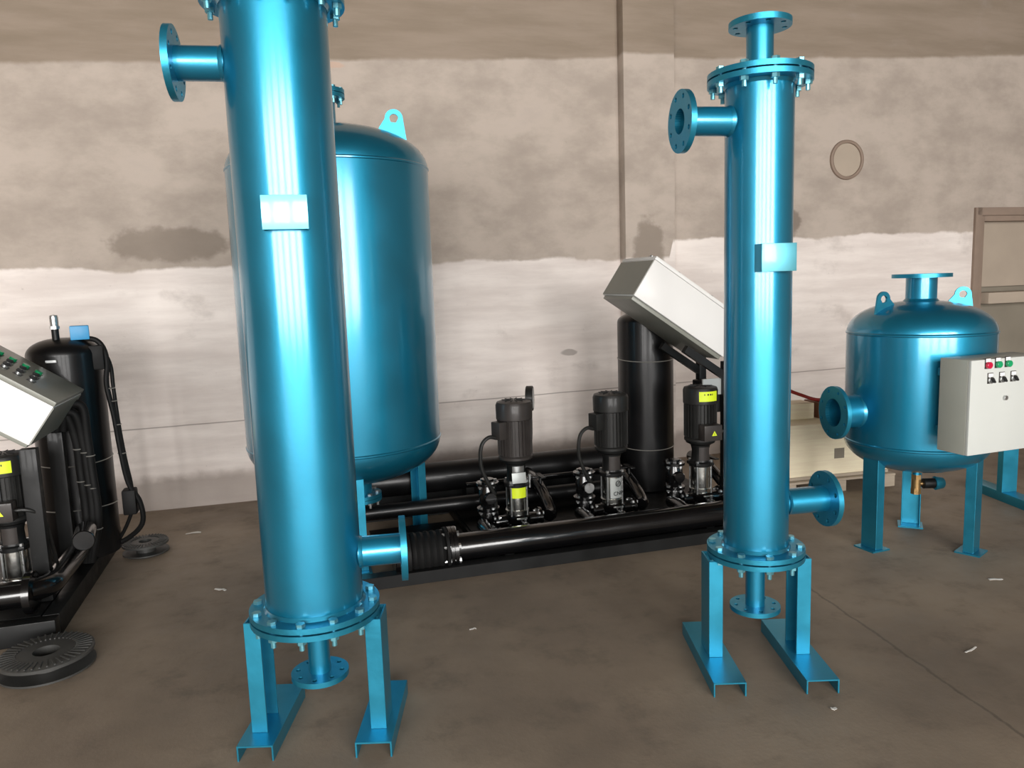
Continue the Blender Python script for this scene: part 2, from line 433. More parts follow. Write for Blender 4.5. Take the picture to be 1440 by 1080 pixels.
def heat_exchanger(label, x, y, r, rf, n, ph, ztop, zn_up, znp, post_x, base_x, base_y, plate_deg, nz_ang=R(10)):
    c = thing('heat_exchanger', label, 'heat exchanger', (x, y, 0), 0, 'blue shell and tube columns')
    z0 = 0.432; th = 0.018; gk = 0.006; grip = th * 2 + gk
    zs = z0 + grip
    g = G(); g.lathe([(r, zs), (r, ztop)], seg=72)
    g.lathe([(r - 0.004, zs - 0.001), (r + 0.008, zs), (r + 0.001, zs + 0.012)], seg=72)
    g.lathe([(r + 0.001, ztop - 0.012), (r + 0.008, ztop), (r - 0.004, ztop + 0.001)], seg=72)
    g.build('shell', 'blue', c)
    rb = rf - 0.020
    def pair(z, down):
        # two bolted flange plates with a gasket between them
        f1 = G(); f1.flange(r * 0.55, rf, th, n, rb, 0.009, T((0, 0, z)), ph); o1 = f1.build('flange', 'blue_frame', c)
        f2 = G(); f2.flange(r * 0.55, rf, th, n, rb, 0.009, T((0, 0, z + th + gk)), ph); f2.build('flange', 'blue_frame', c)
        gg = G(); gg.lathe([(r * 0.6, z + th), (rf - 0.036, z + th), (rf - 0.036, z + th + gk), (r * 0.6, z + th + gk)], seg=48); gg.build('gasket', 'gasket', c)
        ring_bolts(o1, n, rb, 0.0085, grip, ph=ph, z=z)
    pair(z0, True); pair(ztop, False)
    # bottom nozzle
    pr = 0.036
    g = G(); g.lathe([(r * 0.6, z0), (r * 0.56, z0 - 0.006), (pr + 0.006, z0 - 0.012), (pr, z0 - 0.02), (pr, 0.235)], seg=36); nz = g.build('nozzle', 'blue', c)
    g = G(); g.flange(pr * 0.82, 0.094, 0.018, 8, 0.073, 0.008, T((0, 0, 0.217))); g.build('nozzle_flange', 'blue_frame', nz)
    # top nozzle
    zt = ztop + grip; pt = 0.047
    g = G(); g.lathe([(r * 1.05, zt), (r * 1.0, zt + 0.014), (pt + 0.012, zt + 0.024), (pt, zt + 0.034), (pt, zt + 0.15)], seg=36); nz = g.build('nozzle', 'blue', c)
    g = G(); g.flange(pt * 0.86, 0.107, 0.020, 8, 0.086, 0.009, T((0, 0, zt + 0.15))); g.build('nozzle_flange', 'blue_frame', nz)
    # side nozzles
    for ang, zz in ((nz_ang, 0.63), (PI + nz_ang, zn_up)):
        base = T((0, 0, zz)) @ RZ(ang) @ RY(R(90))
        L = r + znp; q = 0.050
        g = G(); g.lathe([(q, r * 0.9), (q, L - 0.02)], base, 36)
        g.lathe([(q + 0.006, r * 0.96), (q + 0.004, r * 1.0), (q + 0.0005, r + 0.007)], base, 36)
        g.lathe([(q * 0.86, L), (q * 0.86, r), (0, r)], base, 36)
        nz = g.build('nozzle', 'blue', c)
        g = G(); g.flange(q * 0.86, 0.107, 0.020, 8, 0.086, 0.009, base @ T((0, 0, L - 0.02)), R(22.5)); g.build('nozzle_flange', 'blue_frame', nz)
    # name plate bracket, bent plate standing off the shell
    pb = T((0, 0, plate_deg[1])) @ RZ(R(plate_deg[0]) - PI / 2)      # local +x faces outwards
    g = G(); so = r + 0.035; wd, ht = 0.128, 0.096
    g.box((so, 0, 0), (0.004, wd, ht), bev=0.001)
    inner = math.sqrt(max(r * r - (wd / 2) ** 2, 0.0001))
    for sy in (-1, 1): g.box(((so + inner) / 2 - 0.004, sy * (wd / 2 - 0.002), 0), (so - inner + 0.004, 0.004, ht))
    me = g.build('nameplate_bracket', 'plate_glare', c, pb, label='blank rectangular name plate bracket standing off the shell')
    # supports: two channel posts on two inverted channels
    for sx in (-1, 1):
        g = G(); g.prism(chan_poly(0.12, 0.052, 0.006), z0 - 0.053, T((sx * post_x, 0, 0.053)) @ RZ(-sx * R(90)), 0.001)
        g.build('leg', 'blue_frame', c)
        g = G(); g.prism(chan_poly(0.118, 0.053, 0.006), base_y + 0.25, T((sx * base_x, -base_y, 0.053)) @ RX(R(-90)) @ Matrix.Diagonal((1, -1, 1, 1)), 0.001)
        g.build('base_channel', 'blue_frame', c)
    return c
heat_exchanger('tall thick blue heat exchanger column in the left foreground on two channel feet', -0.673, 2.42, 0.156, 0.209, 12, R(-59.5),
               2.335, 2.168, 0.150, 0.222, 0.190, 0.135, (13, 1.716))
heat_exchanger('slimmer blue heat exchanger column right of centre with an open flange on its top', 0.908, 2.82, 0.119, 0.180, 10, R(-89.8),
               2.155, 2.03, 0.180, 0.192, 0.166, 0.25, (9, 1.55))

# ------------------------------------------------------------------ tanks
def head_prof(r, h, n=14):
    return [(r * math.cos(PI / 2 * i / n) ** 0.82, h * math.sin(PI / 2 * i / n)) for i in range(n + 1)]
def lug(parent, x, y, z, rz, wd=0.10, ht=0.13, tilt=0.0, ext=0.05):
    n = 14; rr = wd * 0.42; rh = rr * 0.5; cz = ht - rr
    out = [(-wd / 2 * 1.15, 0)] + [(rr * math.cos(a), cz + rr * math.sin(a)) for a in [PI - PI * i / n for i in range(n + 1)]] + [(wd / 2 + ext, ht * 0.30), (wd / 2 + ext, 0)]
    out = out[::-1]
    hole = [(rh * math.cos(2 * PI * i / len(out)), cz + rh * math.sin(2 * PI * i / len(out))) for i in range(len(out))]
    b = bmesh.new(); L = len(out)
    # align the hole vertices with the outline by angle
    hole = []
    for (px, pz) in out:
        a = math.atan2(pz - cz, px); hole.append((rh * math.cos(a), cz + rh * math.sin(a)))
    V = [[b.verts.new((px, ty, pz)) for px, pz in out] for ty in (-0.006, 0.006)]
    H = [[b.verts.new((px, ty, pz)) for px, pz in hole] for ty in (-0.006, 0.006)]
    for i in range(L):
        j = (i + 1) % L
        b.faces.new((V[0][i], V[0][j], H[0][j], H[0][i])); b.faces.new((V[1][j], V[1][i], H[1][i], H[1][j]))
        b.faces.new((V[0][j], V[0][i], V[1][i], V[1][j])); b.faces.new((H[0][i], H[0][j], H[1][j], H[1][i]))
    bmesh.ops.recalc_face_normals(b, faces=b.faces[:])
    g = G(); g._add(b)
    return g.build('lifting_lug', 'blue_frame', parent, T((x, y, z)) @ RZ(rz) @ RX(tilt))

def tank(label, x, y, r, zb, zt, hh, legs, leg_top, leg_w, leg_f):
    c = thing('pressure_tank', label, 'tank', (x, y, 0), 0, 'blue domed tanks on legs')
    hp = head_prof(r, hh)
    g = G()
    g.lathe([(p, zb - q) for p, q in hp[::-1]] + [(r, zt)] + [(p, zt + q) for p, q in hp[1:]], seg=96)
    g.build('shell', 'blue', c, ang=50)
    for z in (zb, zt):
        g = G(); g.lathe([(r - 0.001, z - 0.009), (r + 0.004, z - 0.004), (r + 0.0045, z + 0.003), (r - 0.001, z + 0.009)], seg=96)
        g.build('weld_seam', 'blue', c)
    for lx, ly in legs:
        a = math.atan2(ly, lx)
        g = G(); g.prism(chan_poly(leg_w, leg_f, 0.006), leg_top - 0.008, T((lx, ly, 0.008)) @ RZ(a - PI / 2), 0.001)
        lg = g.build('leg', 'blue_frame', c)
        g = G(); g.box((lx - math.cos(a) * leg_f / 2, ly - math.sin(a) * leg_f / 2, 0.004), (leg_w + 0.03, leg_w + 0.02, 0.008), RZ(a - PI / 2))
        g.build('foot_plate', 'blue_frame', lg)
    return c

# large tank behind the left column
LT = tank('large tall blue tank with a domed top standing behind the thick left column', -0.963, 4.33, 0.540, 0.635, 2.125, 0.235,
          [(0.125, -0.44), (0.385, 0.30), (-0.50, 0.12)], 0.60, 0.10, 0.05)
g = G(); g.lathe([(0.075, 2.335), (0.055, 2.36), (0.055, 2.51)], seg=36); g.build('nozzle', 'blue', LT)
g = G(); g.flange(0.05, 0.108, 0.02, 8, 0.088, 0.008, T((0, 0, 2.51))); nf = g.build('flange', 'blue_frame', LT)
ring_bolts(nf, 8, 0.088, 0.008, 0.046, z=2.51)
g = G(); g.flange(0.012, 0.108, 0.022, 8, 0.088, 0.008, T((0, 0, 2.534))); g.cyl((0, 0, 2.536), (0, 0, 2.552), 0.05); g.build('blind_flange', 'blue_frame', LT)
g = G(); g.lathe([(0.10, 0.405), (0.072, 0.39), (0.072, 0.315)], seg=36); g.build('nozzle', 'blue', LT, (0.06, 0, 0))
g = G(); g.flange(0.05, 0.125, 0.02, 8, 0.102, 0.009, T((0.06, 0, 0.295))); nf = g.build('flange', 'blue_frame', LT)
ring_bolts(nf, 8, 0.102, 0.008, 0.042, 'zinc', base=T((0.06, 0, 0)), z=0.273)
g = G(); g.flange(0.012, 0.125, 0.02, 8, 0.102, 0.009, T((0.06, 0, 0.273))); g.build('blind_flange', 'blue_frame', LT)
lug(LT, 0.375, -0.04, 2.245, R(190), 0.115, 0.19)
lug(LT, -0.375, 0.04, 2.245, R(10), 0.115, 0.19)

# small tank with a control cabinet at the right
RT = tank('squat blue tank with two lifting lugs and a grey control box at the right edge', 2.195, 4.11, 0.362, 0.575, 1.16, 0.165,
          [(-0.30, -0.12), (0.215, -0.235), (0.125, 0.265)], 0.53, 0.10, 0.05)
g = G(); g.lathe([(0.10, 1.31), (0.076, 1.335), (0.076, 1.445)], seg=40); g.build('nozzle', 'blue', RT)
g = G(); g.flange(0.066, 0.145, 0.02, 8, 0.118, 0.009, T((0, 0, 1.445))); g.build('flange', 'blue_frame', RT)
base = T((0, 0, 0.745)) @ RZ(R(188)) @ RY(R(90))
g = G(); g.lathe([(0.088, 0.30), (0.088, 0.47)], base, 40); g.lathe([(0.096, 0.345), (0.093, 0.355), (0.0885, 0.365)], base, 40)
g.lathe([(0.075, 0.49), (0.075, 0.36), (0, 0.36)], base, 40); g.build('nozzle', 'blue', RT)
g = G(); g.flange(0.075, 0.142, 0.022, 8, 0.119, 0.009, base @ T((0, 0, 0.468)), R(22.5)); g.build('flange', 'blue_frame', RT)
lug(RT, -0.235, -0.07, 1.235, R(18), 0.098, 0.145)
lug(RT, 0.235, 0.02, 1.235, R(168), 0.098, 0.155)
# drain with brass ball valve
g = G(); g.cyl((0, 0, 0.37), (0, 0, 0.43), 0.022); g.build('drain_pipe', 'blue', RT, (0, -0.02, 0))
g = G(); g.cyl((0, 0, 0.352), (0, 0, 0.378), 0.027, seg=6); g.cyl((0, 0, 0.30), (0, 0, 0.355), 0.024); g.cyl((0, 0, 0.27), (0, 0, 0.302), 0.027, seg=8)
g.cyl((0, 0, 0.325), (0.04, 0.0, 0.325), 0.01)
dv = g.build('ball_valve', 'brass', RT, (0, -0.02, 0), label='brass drain valve under the tank')
g = G(); g.cyl((0.035, 0, 0.325), (0.10, 0.0, 0.325), 0.028, bev=0.004); g.build('valve_actuator', 'black_matt', dv)
g = G(); g.cyl((0.098, 0, 0.325), (0.15, 0.0, 0.325), 0.038, 0.03, bev=0.006); g.build('actuator_cap', 'blue_frame', dv)
# control cabinet
cb = Matrix.Translation(Vector((2.085 - 2.195, 3.46 - 4.11, 0))) @ RZ(R(19))
CW, CD, CZ0, CZ1 = 0.46, 0.150, 0.628, 1.072
g = G(); g.box((CW / 2, CD / 2 + 0.012, (CZ0 + CZ1) / 2), (CW, CD, CZ1 - CZ0), bev=0.004)
cab = g.build('control_cabinet', 'cab_side', RT, cb, label='light grey control cabinet with buttons')
g = G(); g.box((CW / 2, 0.004, (CZ0 + CZ1) / 2), (CW - 0.002, 0.016, CZ1 - CZ0 - 0.002), bev=0.003); g.build('door', 'cab', cab)
def button(parent, x, z, kind, par_mat=Matrix.Identity(4), name='push_button'):
    mm = par_mat @ T((x, -0.004, z))
    g = G(); g.box((0, -0.0015, 0.008), (0.034, 0.003, 0.050), bev=0.001)
    g.build('legend_plate', 'motor', parent, mm)
    g = G(); g.box((0, -0.0035, 0.022), (0.028, 0.002, 0.016)); g.build('legend_card', 'white', parent, mm)
    if kind in ('red', 'green'):
        g = G(); g.cyl((0, -0.003, 0), (0, -0.018, 0), 0.0165, 0.0155, bev=0.002); g.build('push_button', kind, parent, mm)
    else:
        g = G(); g.cyl((0, -0.003, 0), (0, -0.012, 0), 0.0155, bev=0.001); g.build('bezel', 'zinc', parent, mm)
        g = G(); g.box((0, -0.019, 0), (0.008, 0.014, 0.026), RY(R(-35)), bev=0.002); g.build('selector_knob', 'ink', parent, mm)
for bx, bz, k in ((0.098, 1.045, 'red'), (0.160, 1.045, 'green'), (0.222, 1.045, 'green'), (0.118, 0.975, 'sel'), (0.19, 0.975, 'sel'), (0.262, 0.975, 'sel')):
    button(cab, bx, bz, k)
g = G(); g.cyl((0.215, -0.004, 0.885), (0.215, -0.016, 0.885), 0.011, bev=0.001); g.build('door_lock', 'zinc', cab)
for zz in (0.72, 1.0):
    g = G(); g.box((0.16, CD + 0.03, zz), (0.26, 0.04, 0.035)); g.build('mounting_bracket', 'blue_frame', cab)

# low blue stand partly hidden behind the small tank
st = thing('steel_stand', 'low blue steel stand on a floor beam behind the right end of the control box', 'stand', (3.16, 4.55, 0), R(4))
g = G(); g.box((0, 0, 0.03), (0.1, 1.1, 0.06), bev=0.003); g.build('base_beam', 'blue_frame', st)
g = G(); g.box((0.75, 0, 0.03), (0.1, 1.1, 0.06), bev=0.003); g.build('base_beam', 'blue_frame', st)
for px in (0, 0.75):
    for py in (-0.47, 0.2):
        if px == 0 and py < 0: continue
        g = G(); g.prism(chan_poly(0.10, 0.05, 0.006), 0.60, T((px, py, 0.06)) @ RZ(R(180)), 0.001); g.build('leg', 'blue_frame', st)
g = G(); g.box((0.375, 0.15, 0.675), (0.9, 0.5, 0.03), bev=0.003); g.build('top_plate', 'blue_frame', st)

# ------------------------------------------------------------------ pumps
def text_mesh(body, size, mat, parent, mm, name='lettering'):
    cu = bpy.data.curves.new('t', 'FONT'); cu.body = body; cu.size = size; cu.extrude = 0.0006
    cu.align_x = 'CENTER'; cu.align_y = 'CENTER'
    o = bpy.data.objects.new('t', cu); COL.objects.link(o)
    dg = bpy.context.evaluated_depsgraph_get()
    me = bpy.data.meshes.new_from_object(o.evaluated_get(dg))
    bpy.data.objects.remove(o); me.materials.clear(); me.materials.append(M[mat])
    p = bpy.data.objects.new(name, me); COL.objects.link(p); p.parent = parent; p.matrix_local = mm
    return p
def arc_plate(g, r, z0, z1, a0, a1, t=0.002, n=10):
    b = bmesh.new(); V = []
    for i in range(n + 1):
        a = a0 + (a1 - a0) * i / n
        V.append([b.verts.new((rr * math.cos(a), rr * math.sin(a), z)) for rr, z in ((r, z0), (r + t, z0), (r + t, z1), (r, z1))])
    for p, q in zip(V, V[1:]):
        for k in range(4):
            l = (k + 1) % 4; b.faces.new((p[k], p[l], q[l], q[k]))
    b.faces.new(V[0][::-1]); b.faces.new(V[-1]); bmesh.ops.recalc_face_normals(b, faces=b.faces[:])
    g._add(b); return g
def warning_sign(parent, mm, s=0.034):
    g = G(); g.prism([(-s / 2, 0), (s / 2, 0), (0, s * 0.87)], 0.0015, mm @ RX(R(90))); w_ = g.build('warning_sign', 'yellow', parent, label='yellow warning triangle')
    g = G(); k = s
    g.prism([(-0.02 * k, 0.10 * k), (0.10 * k, 0.36 * k), (0.0, 0.36 * k), (0.05 * k, 0.62 * k), (-0.10 * k, 0.30 * k), (0.0, 0.30 * k)], 0.001, mm @ T((0, -0.0015, 0)) @ RX(R(90)))
    g.build('warning_bolt', 'ink', parent)

def pump(label, M0, kind, group='vertical multistage pumps'):
    """M0: world matrix of the pump's foot (x = along skid, -y = toward the aisle)"""
    c = thing('vertical_pump', label, 'pump', (0, 0, 0), 0, group)
    c.matrix_world = M0
    mot = 'motor' if kind == 1 else 'motor_dark'
    F0 = -PI / 2                                     # angle that faces the aisle
    g = G(); g.box((0, 0, 0.008), (0.20, 0.15, 0.016), bev=0.003); g.box((0, 0, 0.03), (0.14, 0.11, 0.04), bev=0.01)
    g.lathe([(0.045, 0.02), (0.075, 0.045), (0.078, 0.085), (0.066, 0.096), (0, 0.096)], seg=36)
    g.cyl((-0.135, 0, 0.055), (0.135, 0, 0.055), 0.036)
    g.build('pump_base', 'black', c)
    for sx in (-1, 1):
        b_ = T((sx * 0.125, 0, 0.055)) @ RY(R(90) * sx)
        g = G(); g.flange(0.02, 0.062, 0.016, 4, 0.048, 0.006, b_, PI / 4); fl = g.build('flange', 'black', c)
        ring_bolts(fl, 4, 0.048, 0.0065, 0.016, 'zinc', PI / 4, b_, 0.008)
    for q in (-0.085, 0.085):
        g = G(); g.cyl((q, -0.055, 0.016), (q, -0.055, 0.03), 0.009, seg=6); g.build('foot_bolt', 'zinc', c)
    g = G(); g.lathe([(0.06, 0.09), (0.068, 0.1), (0.068, 0.122), (0.057, 0.124), (0.057, 0.262), (0, 0.262)], seg=40); g.build('sleeve', 'steel', c, label='polished stainless sleeve')
    for k in range(4):
        a = PI / 4 + k * PI / 2; g = G(); g.cyl((0.066 * math.cos(a), 0.066 * math.sin(a), 0.09), (0.066 * math.cos(a), 0.066 * math.sin(a), 0.292), 0.0055, seg=10)
        g.cyl((0.066 * math.cos(a), 0.066 * math.sin(a), 0.286), (0.066 * math.cos(a), 0.066 * math.sin(a), 0.30), 0.01, seg=6)
        g.build('stay_bolt', 'zinc', c)
    g = G(); g.lathe([(0, 0.262), (0.070, 0.262), (0.072, 0.284), (0.06, 0.292), (0.055, 0.31), (0.052, 0.36), (0.06, 0.395), (0.088, 0.41), (0.092, 0.425), (0, 0.425)], seg=36)
    g.box((0, 0, 0.276), (0.125, 0.125, 0.022), RZ(0), bev=0.008); g.build('pump_head', 'black_matt', c)
    g = G(); arc_plate(g, 0.0545, 0.275, 0.385, F0 - 0.65, F0 + 0.65, 0.003); g.build('coupling_guard', 'zinc' if kind == 1 else 'motor', c)
    # upright check valve on the left port
    g = G(); g.lathe([(0, 0.06), (0.045, 0.06), (0.048, 0.12), (0.040, 0.14), (0.052, 0.18), (0.052, 0.24), (0.036, 0.28), (0.036, 0.31), (0, 0.315)], T((-0.165, 0.03, 0)), 28)
    g.cyl((-0.165, 0.03, 0.21), (-0.165, -0.05, 0.21), 0.034, bev=0.003)
    g.build('check_valve', 'black', c)
    for zf in (0.125, 0.275):
        g = G(); g.flange(0.03, 0.066, 0.016, 4, 0.052, 0.006, T((-0.165, 0.03, zf)), R(20)); fl = g.build('flange', 'black', c)
        ring_bolts(fl, 4, 0.052, 0.007, 0.016, 'zinc', R(20), T((-0.165, 0.03, 0)), 0.008, z=zf)
    if kind == 2:
        g = G(); g.cyl((-0.165, -0.05, 0.21), (-0.165, -0.056, 0.21), 0.03); g.build('valve_disc', 'zinc', c, label='bright round valve disc')
    # ball valve in front
    g = G(); g.cyl((0.02, -0.07, 0.05), (0.02, -0.115, 0.05), 0.018, bev=0.003); g.cyl((0.02, -0.095, 0.05), (0.02, -0.095, 0.085), 0.008); g.box((0.0, -0.095, 0.088), (0.06, 0.012, 0.006)); g.build('drain_valve', 'zinc', c)
    # motor
    g = G(); g.lathe([(0, 0.425), (0.098, 0.425), (0.098, 0.438), (0.088, 0.446), (0.086, 0.66), (0, 0.66)], seg=40)
    for k in range(28):
        a = 2 * PI * k / 28
        g.box((0.091 * math.cos(a), 0.091 * math.sin(a), 0.552), (0.018, 0.0035, 0.205), RZ(a))
    g.build('motor_body', mot, c)
    g = G(); g.lathe([(0.100, 0.652), (0.104, 0.656), (0.105, 0.735), (0.098, 0.752), (0.07, 0.76), (0, 0.762)], seg=44); fc = g.build('fan_cover', mot, c)
    g = G()
    for k in range(12):
        a = 2 * PI * k / 12; g.box((0.045 * math.cos(a), 0.045 * math.sin(a), 0.7625), (0.05, 0.004, 0.003), RZ(a))
    g.build('vent_ribs', 'ink', fc)
    if kind in (1, 2):
        ta = F0 + (-1.15 if kind == 1 else -1.25)
        tb = RZ(ta)
        g = G(); g.box((0.112, 0, 0.60), (0.06, 0.075, 0.10), bev=0.006, rot=None); g.bm.transform(tb)
        g.build('terminal_box', mot, c)
        P = tb @ Vector((0.135, 0, 0.56))
        pts = [P, P + Vector((-0.045, -0.01, 0.01)), P + Vector((-0.085, -0.015, -0.02)), P + Vector((-0.10, -0.015, -0.08)), P + Vector((-0.095, -0.01, -0.16)), P + Vector((-0.06, 0, -0.25)), P + Vector((-0.02, 0.02, -0.33)), P + Vector((0.0, 0.06, -0.45)), P + Vector((0.0, 0.06, -0.555))]
        g = G(); g.tube(pts, 0.011, 10, 6); g.build('conduit', 'motor_dark', c)
    else:
        g = G(); g.box((0, -0.118, 0.49), (0.12, 0.075, 0.095), bev=0.006); g.build('terminal_box', 'motor', c)
        warning_sign(c, T((0.005, -0.157, 0.475)))
        g = G(); arc_plate(g, 0.1055, 0.675, 0.735, F0 - 0.58, F0 + 0.58); yl = g.build('label_sticker', 'yellow', c, label='yellow label sticker')
        g = G()
        for k, (a, wd) in enumerate(((-0.3, 0.05), (-0.12, 0.09), (0.03, 0.09), (0.17, 0.05))):
            arc_plate(g, 0.1076, 0.712, 0.722, F0 + a, F0 + a + wd, 0.0006, 2)
        g.build('print', 'ink', c)
        g = G(); g.tube([(0.06, -0.118, 0.49), (0.11, -0.12, 0.488), (0.15, -0.10, 0.46), (0.17, -0.05, 0.38), (0.17, 0.06, 0.1)], 0.010, 10); g.build('conduit', 'motor_dark', c)
    if kind == 1:
        g = G(); arc_plate(g, 0.0578, 0.198, 0.258, F0 - 0.95, F0 + 0.75); g.build('label_sticker', 'yellow', c, label='bright yellow label sticker')
        g = G(); g.box((-0.005, -0.076, 0.322), (0.082, 0.003, 0.06), RX(R(-8)), bev=0.001); g.build('nameplate', 'label_grey', c, label='silver grey name plate')
        g = G(); g.cyl((0.065, -0.05, 0.30), (0.065, -0.05, 0.33), 0.009, seg=6); g.cyl((0.065, -0.05, 0.255), (0.065, -0.05, 0.30), 0.006); g.build('vent_plug', 'zinc', c)
    if kind == 2:
        g = G(); arc_plate(g, 0.0578, 0.132, 0.252, F0 - 0.55, F0 + 1.0); pl = g.build('logo_plate', 'label_grey', c, label='silver plate with round emblem and lettering')
        g = G(); g.lathe([(0.014, 0), (0.0185, 0), (0.0185, 0.0012), (0.014, 0.0012), (0.014, 0)], seg=28)
        g.box((0, 0.0, 0.0006), (0.018, 0.0035, 0.0012)); g.box((0.004, 0.007, 0.0006), (0.012, 0.0035, 0.0012)); g.box((-0.004, -0.007, 0.0006), (0.012, 0.0035, 0.0012))
        aa = F0 + 0.25
        fm = RZ(aa) @ T((0.0615, 0, 0.220)) @ RY(R(90)) @ RZ(R(90))
        g.build('emblem', 'ink', c, fm)
        text_mesh('CNP', 0.034, 'ink', c, RZ(aa) @ T((0.0618, 0, 0.160)) @ RY(R(90)) @ RZ(R(90)))
    return c

# ------------------------------------------------------------------ black pump skid in the middle
SKA = math.atan(0.284)
SK = Matrix.Translation((-0.739, 3.635, 0)) @ RZ(SKA)
def hpipe(parent, u0, u1, v, z, r, name='pipe', mat='black'):
    g = G(); g.cyl((u0, v, z), (u1, v, z), r, seg=40); return g.build(name, mat, parent)
sk = thing('pump_skid', 'long black pump skid with a horizontal manifold pipe between the two columns', 'pump skid', (0, 0, 0), 0)
sk.matrix_world = SK
U0, U1, VD = -0.05, 2.36, 1.30
for v, U0 in ((0.04, -0.05), (VD - 0.04, 0.62)):
    g = G(); g.prism(chan_poly(0.064, 0.07, 0.006), U1 - U0, T((U0, v - 0.035, 0.032)) @ RY(R(90)) @ RZ(R(180)), 0.001); g.build('base_beam', 'black_matt', sk)
for u in (0.66, 1.2, 1.8, 2.32):
    g = G(); g.box((u, VD / 2, 0.035), (0.07, VD - 0.15, 0.05), bev=0.002); g.build('cross_beam', 'black_matt', sk)
g = G(); g.box((1.48, VD / 2 + 0.1, 0.064), (1.68, VD - 0.45, 0.008)); g.build('deck_plate', 'black_matt', sk)
g = G(); g.box((0.34, 0.575, 0.05), (0.52, 0.45, 0.008)); g.build('deck_plate', 'black_matt', sk)
g = G(); g.box((1.23, 0.21, 0.045), (2.18, 0.24, 0.008)); g.build('deck_plate', 'black_matt', sk)
g = G(); g.box((1.0, 1.20, 0.17), (1.84, 0.012, 0.33)); g.build('rear_panel', 'black_matt', sk)
g = G(); g.box((0.34, 1.09, 0.05), (0.52, 0.21, 0.008)); g.build('deck_plate', 'black_matt', sk)
PV, PZ = 0.135, 0.120
hpipe(sk, 0.46, 2.30, PV, PZ, 0.073, 'manifold_pipe')
b_ = T((0.425, PV, PZ)) @ RY(R(90))
g = G(); g.flange(0.07, 0.116, 0.02, 8, 0.096, 0.008, b_ @ T((0, 0, 0.02)), R(22.5)); f1 = g.build('flange', 'black', sk)
g = G(); g.flange(0.05, 0.116, 0.018, 8, 0.096, 0.008, b_, R(22.5)); g.build('flange', 'black', sk)
ring_bolts(f1, 8, 0.096, 0.009, 0.042, 'zinc', R(22.5), b_ , 0.02, z=0.0)
g = G(); prof = [(0.10, 0), (0.115, 0.002), (0.115, 0.02), (0.095, 0.024)]
for k in range(5): prof += [(0.102, 0.03 + k * 0.034), (0.108, 0.047 + k * 0.034), (0.100, 0.062 + k * 0.034)]
prof += [(0.095, 0.202), (0.115, 0.206), (0.115, 0.222), (0.06, 0.222)]
g.lathe(prof, T((0.20, PV, PZ)) @ RY(R(90)), 40); g.build('expansion_joint', 'rubber', sk, label='ribbed black rubber expansion joint')
g = G(); g.cyl((0.14, PV, PZ), (0.20, PV, PZ), 0.108, bev=0.004); g.build('end_cap', 'black', sk)
for u in (0.75, 1.95):
    g = G(); g.box((u, PV, 0.052), (0.05, 0.09, 0.02)); g.build('saddle', 'black_matt', sk)
hpipe(sk, 0.05, 1.78, 1.07, 0.27, 0.095, 'header_pipe', 'satin')
for u in (0.75, 1.05, 1.55):
    g = G(); g.box((u, 1.07, 0.13), (0.05, 0.14, 0.13)); g.build('saddle', 'black_matt', sk)
hpipe(sk, 0.02, 1.75, 0.80, 0.16, 0.045, 'pipe', 'satin')
hpipe(sk, 0.66, 1.75, 0.70, 0.30, 0.010, 'conduit_pipe')
for u in (0.905, 1.50, 2.095):
    g = G(); g.tube([(u + 0.19, 0.46, 0.125), (u + 0.22, 0.5, 0.13), (u + 0.225, 0.62, 0.19), (u + 0.225, 0.80, 0.25), (u + 0.225, 0.98, 0.26)], 0.036, 16); g.build('branch_pipe', 'black', sk)
    g = G(); g.tube([(u - 0.19, 0.46, 0.125), (u - 0.22, 0.42, 0.13), (u - 0.225, 0.33, 0.14), (u - 0.225, 0.19, 0.13)], 0.036, 16); g.build('branch_pipe', 'black', sk)
    g = G(); g.cyl((u + 0.225, 0.70, 0.215), (u + 0.225, 0.71, 0.30), 0.010); g.box((u + 0.225, 0.70, 0.305), (0.03, 0.12, 0.008), bev=0.002); g.build('valve_handle', 'black_matt', sk)
# pressure gauge on a riser, behind the first pump
g = G(); g.tube([(1.09, 1.02, 0.36), (1.09, 1.0, 0.45), (1.075, 0.75, 0.52), (1.06, 0.66, 0.56), (1.06, 0.65, 0.72)], 0.013, 12); g.build('gauge_riser', 'black_matt', sk)
gm = T((1.06, 0.65, 0.80)) @ RZ(R(-22)) @ RY(R(90))
g = G(); g.lathe([(0, -0.022), (0.07, -0.022), (0.075, -0.018), (0.075, 0.018), (0.068, 0.022), (0.064, 0.018), (0, 0.018)], gm, 40); gg = g.build('pressure_gauge', 'motor_dark', sk)
g = G(); g.cyl((0, 0, 0.0185), (0, 0, 0.0205), 0.063, seg=36); g.build('dial', 'white', gg, gm)
# vertical black receiver with binding wires
g = G(); hp = head_prof(0.185, 0.07)
g.lathe([(0.185, 0.075)] + [(0.185, 1.20)] + [(p, 1.20 + q) for p, q in hp[1:]], T((2.0, 1.02, 0)), 64); g.build('receiver', 'satin', sk, label='upright black cylinder behind the pumps')
for z in (0.955, 0.365):
    g = G(); g.lathe([(0.186, -0.003), (0.190, 0), (0.186, 0.003)], T((2.0, 1.02, z)) @ RX(R(3)), 64); g.build('band', 'wire', sk)

